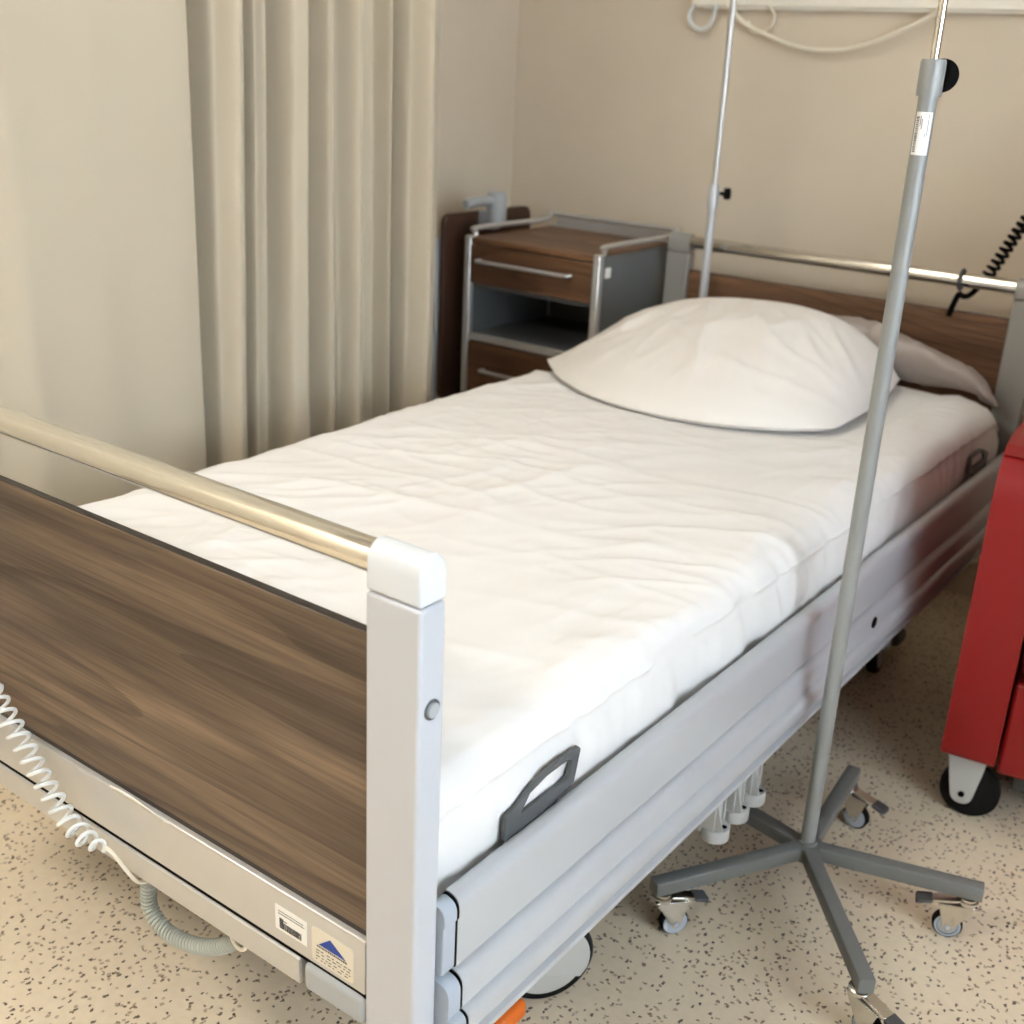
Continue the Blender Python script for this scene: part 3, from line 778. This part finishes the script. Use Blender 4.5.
for x in (.040, CWD-.055):
    for y in (.065, CD-.15):
        bm = B()
        for q in (-1, 1):
            poly = chain([(-.036, .141, .004), (.040, .141, .004), (.022, .030, .018), (-.014, .030, .018)], 6)
            # the fork cheeks face the front of the chair
            prism(bm, poly, lambda a, c: (x+a+.006, y+q*.020-.003-.012, c), lambda a, c: (x+a+.006, y+q*.020+.003-.012, c))
        box(bm, x-.024, x+.040, y-.035, y+.011, .134, .1415)
        fk = link('caster', bm, M_lgrey, ch, bevel=.002)
        bm = B(); lathe(bm, [(.012, -.014), (.050, -.014), (.056, -.009), (.056, .009), (.050, .014), (.012, .014)], (x+.022, y-.012, .0562), (0, 1, 0), 40, closed=True); link('wheel', bm, M_rubber, fk)
        bm = B(); cyl(bm, (x+.010, y-.038, .052), (x+.010, y+.014, .052), .006, 14); link('axle', bm, M_black, fk)

# ------------------------------------------------------------------ curtain
CX = -.80
def curtain():
    bm = B()
    ctrl = [(-1.30, -.20), (-.95, -.22), (-.70, -.17), (-.48, -.19), (-.25, -.13), (-.05, -.13), (.15, -.08), (.29, -.062), (.36, -.040), (.45, .000), (.62, .030), (.74, .052), (.778, .050), (.790, .020), (.793, -.040), (.806, -.075), (.825, -.035), (.850, .012), (.880, .034), (.912, .018), (.925, -.035), (.938, -.045), (.950, .012), (.965, .020), (.980, -.010), (.992, -.048), (1.005, -.010), (1.030, .030), (1.060, .034), (1.085, .010), (1.098, -.035), (1.110, -.010), (1.140, .030), (1.165, .012), (1.178, -.025), (1.195, .006), (1.225, .032), (1.255, .018), (1.285, -.012), (1.315, -.020), (1.345, -.012), (1.358, .012), (1.370, -.005), (1.384, -.045), (1.402, -.035), (1.420, .012), (1.448, .036), (1.475, .022), (1.488, .000), (1.505, .012), (1.525, .010), (1.545, -.015)]
    P = []
    for i in range(len(ctrl)-1):
        p0 = V(ctrl[max(i-1, 0)]); p1 = V(ctrl[i]); p2 = V(ctrl[i+1]); p3 = V(ctrl[min(i+2, len(ctrl)-1)])
        n = 10
        for k in range(n):
            t = k/n
            # monotone-ish: linear in y, smooth in offset
            y = p1.x+(p2.x-p1.x)*t; o = p1.y+(p2.y-p1.y)*(t*t*(3-2*t))
            P.append((y, o*(1.0 if y < .8 else 2.1)))
    P.append(ctrl[-1])
    NZ_ = 36; rows = []
    for j in range(NZ_+1):
        z = .12+(2.42-.12)*j/NZ_
        row = []
        for (y, o) in P:
            k = .82+.18*math.cos(z*1.4+y*3)
            f = 1+.25*noise.noise(V((y*4, z*.8, 1)))
            yy = y+.010*noise.noise(V((y*6, z*1.1, 4)))+.012*(z-1.0)*math.sin(y*9)*(1 if y > .8 else 0)
            row.append(bm.verts.new((CX+o*k*f, yy, z)))
        rows.append(row)
    for a, c in zip(rows, rows[1:]):
        for k in range(len(P)-1): bm.faces.new((a[k], a[k+1], c[k+1], c[k]))
    return bm
cu = thing('privacy_curtain', (CX, .6, .12), 'beige floor-length privacy curtain hanging along the left of the bed', 'curtain')
o = link('curtain_cloth', curtain(), M_curtain, cu)
md = o.modifiers.new('s', 'SOLIDIFY'); md.thickness = .0015
bm = B(); box(bm, CX-.012, CX+.012, -1.5, 1.75, 2.42, 2.44)
for y in (-1.3, 0.1, 1.6): box(bm, CX-.006, CX+.006, y-.006, y+.006, 2.44, ZC)
tag(link('trim_1', bm, M_cream, smooth=False), kind='structure')

# ------------------------------------------------------------------ wall supply unit and its cables
su = thing('supply_unit', (.6, 2.44, 1.6), 'long cream supply panel mounted on the back wall above the bed head', 'wall panel')
bm = B(); box(bm, -.640, 1.9, 2.452, 2.4795, 1.5085, 1.72); link('housing', bm, M_cream, su, bevel=.008, seg=3)
bm = B(); box(bm, -.6, 1.88, 2.456, 2.475, 1.5045, 1.508); link('lower_strip', bm, M_cream, su)
def cable(name, pts, r, m, lab, cat):
    bm = B(); tube(bm, smooth_path(pts, 10), r, 10); return tag(link(name, bm, m), lab, cat)
cable('hanging_cable', [(-.52, 2.44, 1.515), (-.505, 2.445, 1.500), (-.46, 2.45, 1.466), (-.386, 2.455, 1.436), (-.33, 2.455, 1.419), (-.265, 2.455, 1.409), (-.20, 2.455, 1.409), (-.155, 2.455, 1.415), (-.085, 2.455, 1.435), (-.028, 2.45, 1.459), (.04, 2.447, 1.492), (.075, 2.44, 1.515)], .0062, M_creamc, 'cream cable sagging in a long bow below the wall panel', 'cable')  # plain cables of unknown use, ends free in front of the housing
cable('hanging_cable', [(-.625, 2.45, 1.515), (-.640, 2.452, 1.490), (-.632, 2.455, 1.462), (-.602, 2.456, 1.450), (-.574, 2.455, 1.464), (-.562, 2.45, 1.49), (-.558, 2.445, 1.515)], .0060, M_whitec, 'short white cable loop below the left end of the wall panel', 'cable')
cable('hanging_cable', [(-.400, 2.45, 1.515), (-.386, 2.46, 1.495), (-.385, 2.462, 1.475), (-.397, 2.464, 1.458), (-.425, 2.466, 1.445), (-.45, 2.466, 1.45), (-.462, 2.466, 1.475)], .0040, M_creamc, 'thin cream cable end curling beside the drip pole top', 'cable')
bc = thing('call_cord', (.35, 2.25, .9), 'black spiral cord running from the head rail up to the wall panel', 'cord')
bm = B(); tube(bm, coil([(.335, 2.250, .880), (.365, 2.252, .945), (.408, 2.262, 1.045), (.47, 2.29, 1.18), (.54, 2.34, 1.34), (.60, 2.39, 1.475)], .0125, .0165, 12), .0042, 7); link('spiral_cord', bm, M_black, bc)
bm = B(); tube(bm, smooth_path([(.335, 2.250, .884), (.320, 2.235, .862), (.312, 2.205, .862), (.308, 2.186, .868), (.300, 2.182, .84), (.294, 2.182, .815)]), .007, 8); link('lower_cord', bm, M_black, bc)
bm = B(); tube(bm, [(.302, YH+.0225*math.cos(2*PI*k/28), ZR+.0225*math.sin(2*PI*k/28)) for k in range(28)], .0045, 8, closed=True); link('rail_clip', bm, M_dgrey, bc)
bm = B(); tube(bm, smooth_path([(.60, 2.39, 1.475), (.615, 2.42, 1.495), (.62, 2.425, 1.513)]), .005, 8); link('upper_cord', bm, M_black, bc)

# ------------------------------------------------------------------ ceiling lamps
def lamp(x, y, w, h, power, lab, colr):
    t = thing('ceiling_lamp', (x, y, ZC), lab, 'lamp')
    bm = B()
    for x0, x1, y0, y1 in ((-w/2-.02, w/2+.02, -h/2-.02, -h/2), (-w/2-.02, w/2+.02, h/2, h/2+.02), (-w/2-.02, -w/2, -h/2, h/2), (w/2, w/2+.02, -h/2, h/2)): box(bm, x+x0, x+x1, y+y0, y+y1, ZC-.04, ZC-.0005)
    link('lamp_frame', bm, M_cream, t, smooth=False)
    bm = B(); box(bm, x-w/2, x+w/2, y-h/2, y+h/2, ZC-.030, ZC-.020); link('diffuser', bm, emis('lamp_glow', (255, 244, 224), 3), t, smooth=False)
    l = bpy.data.lights.new('lamp_light', 'AREA'); l.shape = 'RECTANGLE'; l.size = w; l.size_y = h; l.energy = power; l.color = colr
    lo_ = bpy.data.objects.new('lamp_light', l); COL.objects.link(lo_); lo_.parent = t; lo_.location = (0, 0, -.045)
lamp(-.55, -1.40, 1.2, .6, 43, 'rectangular ceiling lamp before the foot of the bed', (1, .955, .88))
lamp(-.30, 1.05, .6, .6, 4.5, 'square ceiling lamp above the middle of the bed', (1, .955, .88))
l = bpy.data.lights.new('daylight', 'AREA'); l.shape = 'RECTANGLE'; l.size = WY1-WY0; l.size_y = WZ1-WZ0; l.energy = 132; l.color = (.78, .89, 1)
o = bpy.data.objects.new('daylight', l); COL.objects.link(o); o.location = (XR+.15, (WY0+WY1)/2, (WZ0+WZ1)/2); o.rotation_euler = (0, math.radians(90), 0)
o.rotation_euler = V((-1, 0, -.12)).to_track_quat('-Z', 'Y').to_euler()
w = bpy.data.worlds.new('world'); SC.world = w; w.use_nodes = True
w.node_tree.nodes['Background'].inputs[0].default_value = (.75, .87, 1, 1); w.node_tree.nodes['Background'].inputs[1].default_value = 1.0

# ------------------------------------------------------------------ camera
cam = bpy.data.cameras.new('camera'); co = bpy.data.objects.new('camera', cam); COL.objects.link(co); SC.camera = co
R = V((0.7998463, 0.5984675, 0.04563501)); U = V((-0.24785567, 0.26009513, 0.93322992)); F = V((-0.54663833, 0.75775139, -0.35636969))
m = Matrix(((R.x, U.x, -F.x), (R.y, U.y, -F.y), (R.z, U.z, -F.z))).to_4x4()
m.translation = V((1.12472914, -0.73316532, 1.33902474)); co.matrix_world = m
cam.sensor_width = 36; cam.lens = 1177.307/1024*36; cam.clip_start = .02
cam.dof.use_dof = True; cam.dof.focus_distance = 1.45; cam.dof.aperture_fstop = 5.2; cam.dof.aperture_blades = 0

SC.view_settings.view_transform = 'Standard'; SC.view_settings.look = 'None'; SC.view_settings.gamma = 1; SC.view_settings.use_curve_mapping = False
SC.view_settings.exposure = 0.2
for o in SC.objects:
    if '_local' in o: del o['_local']
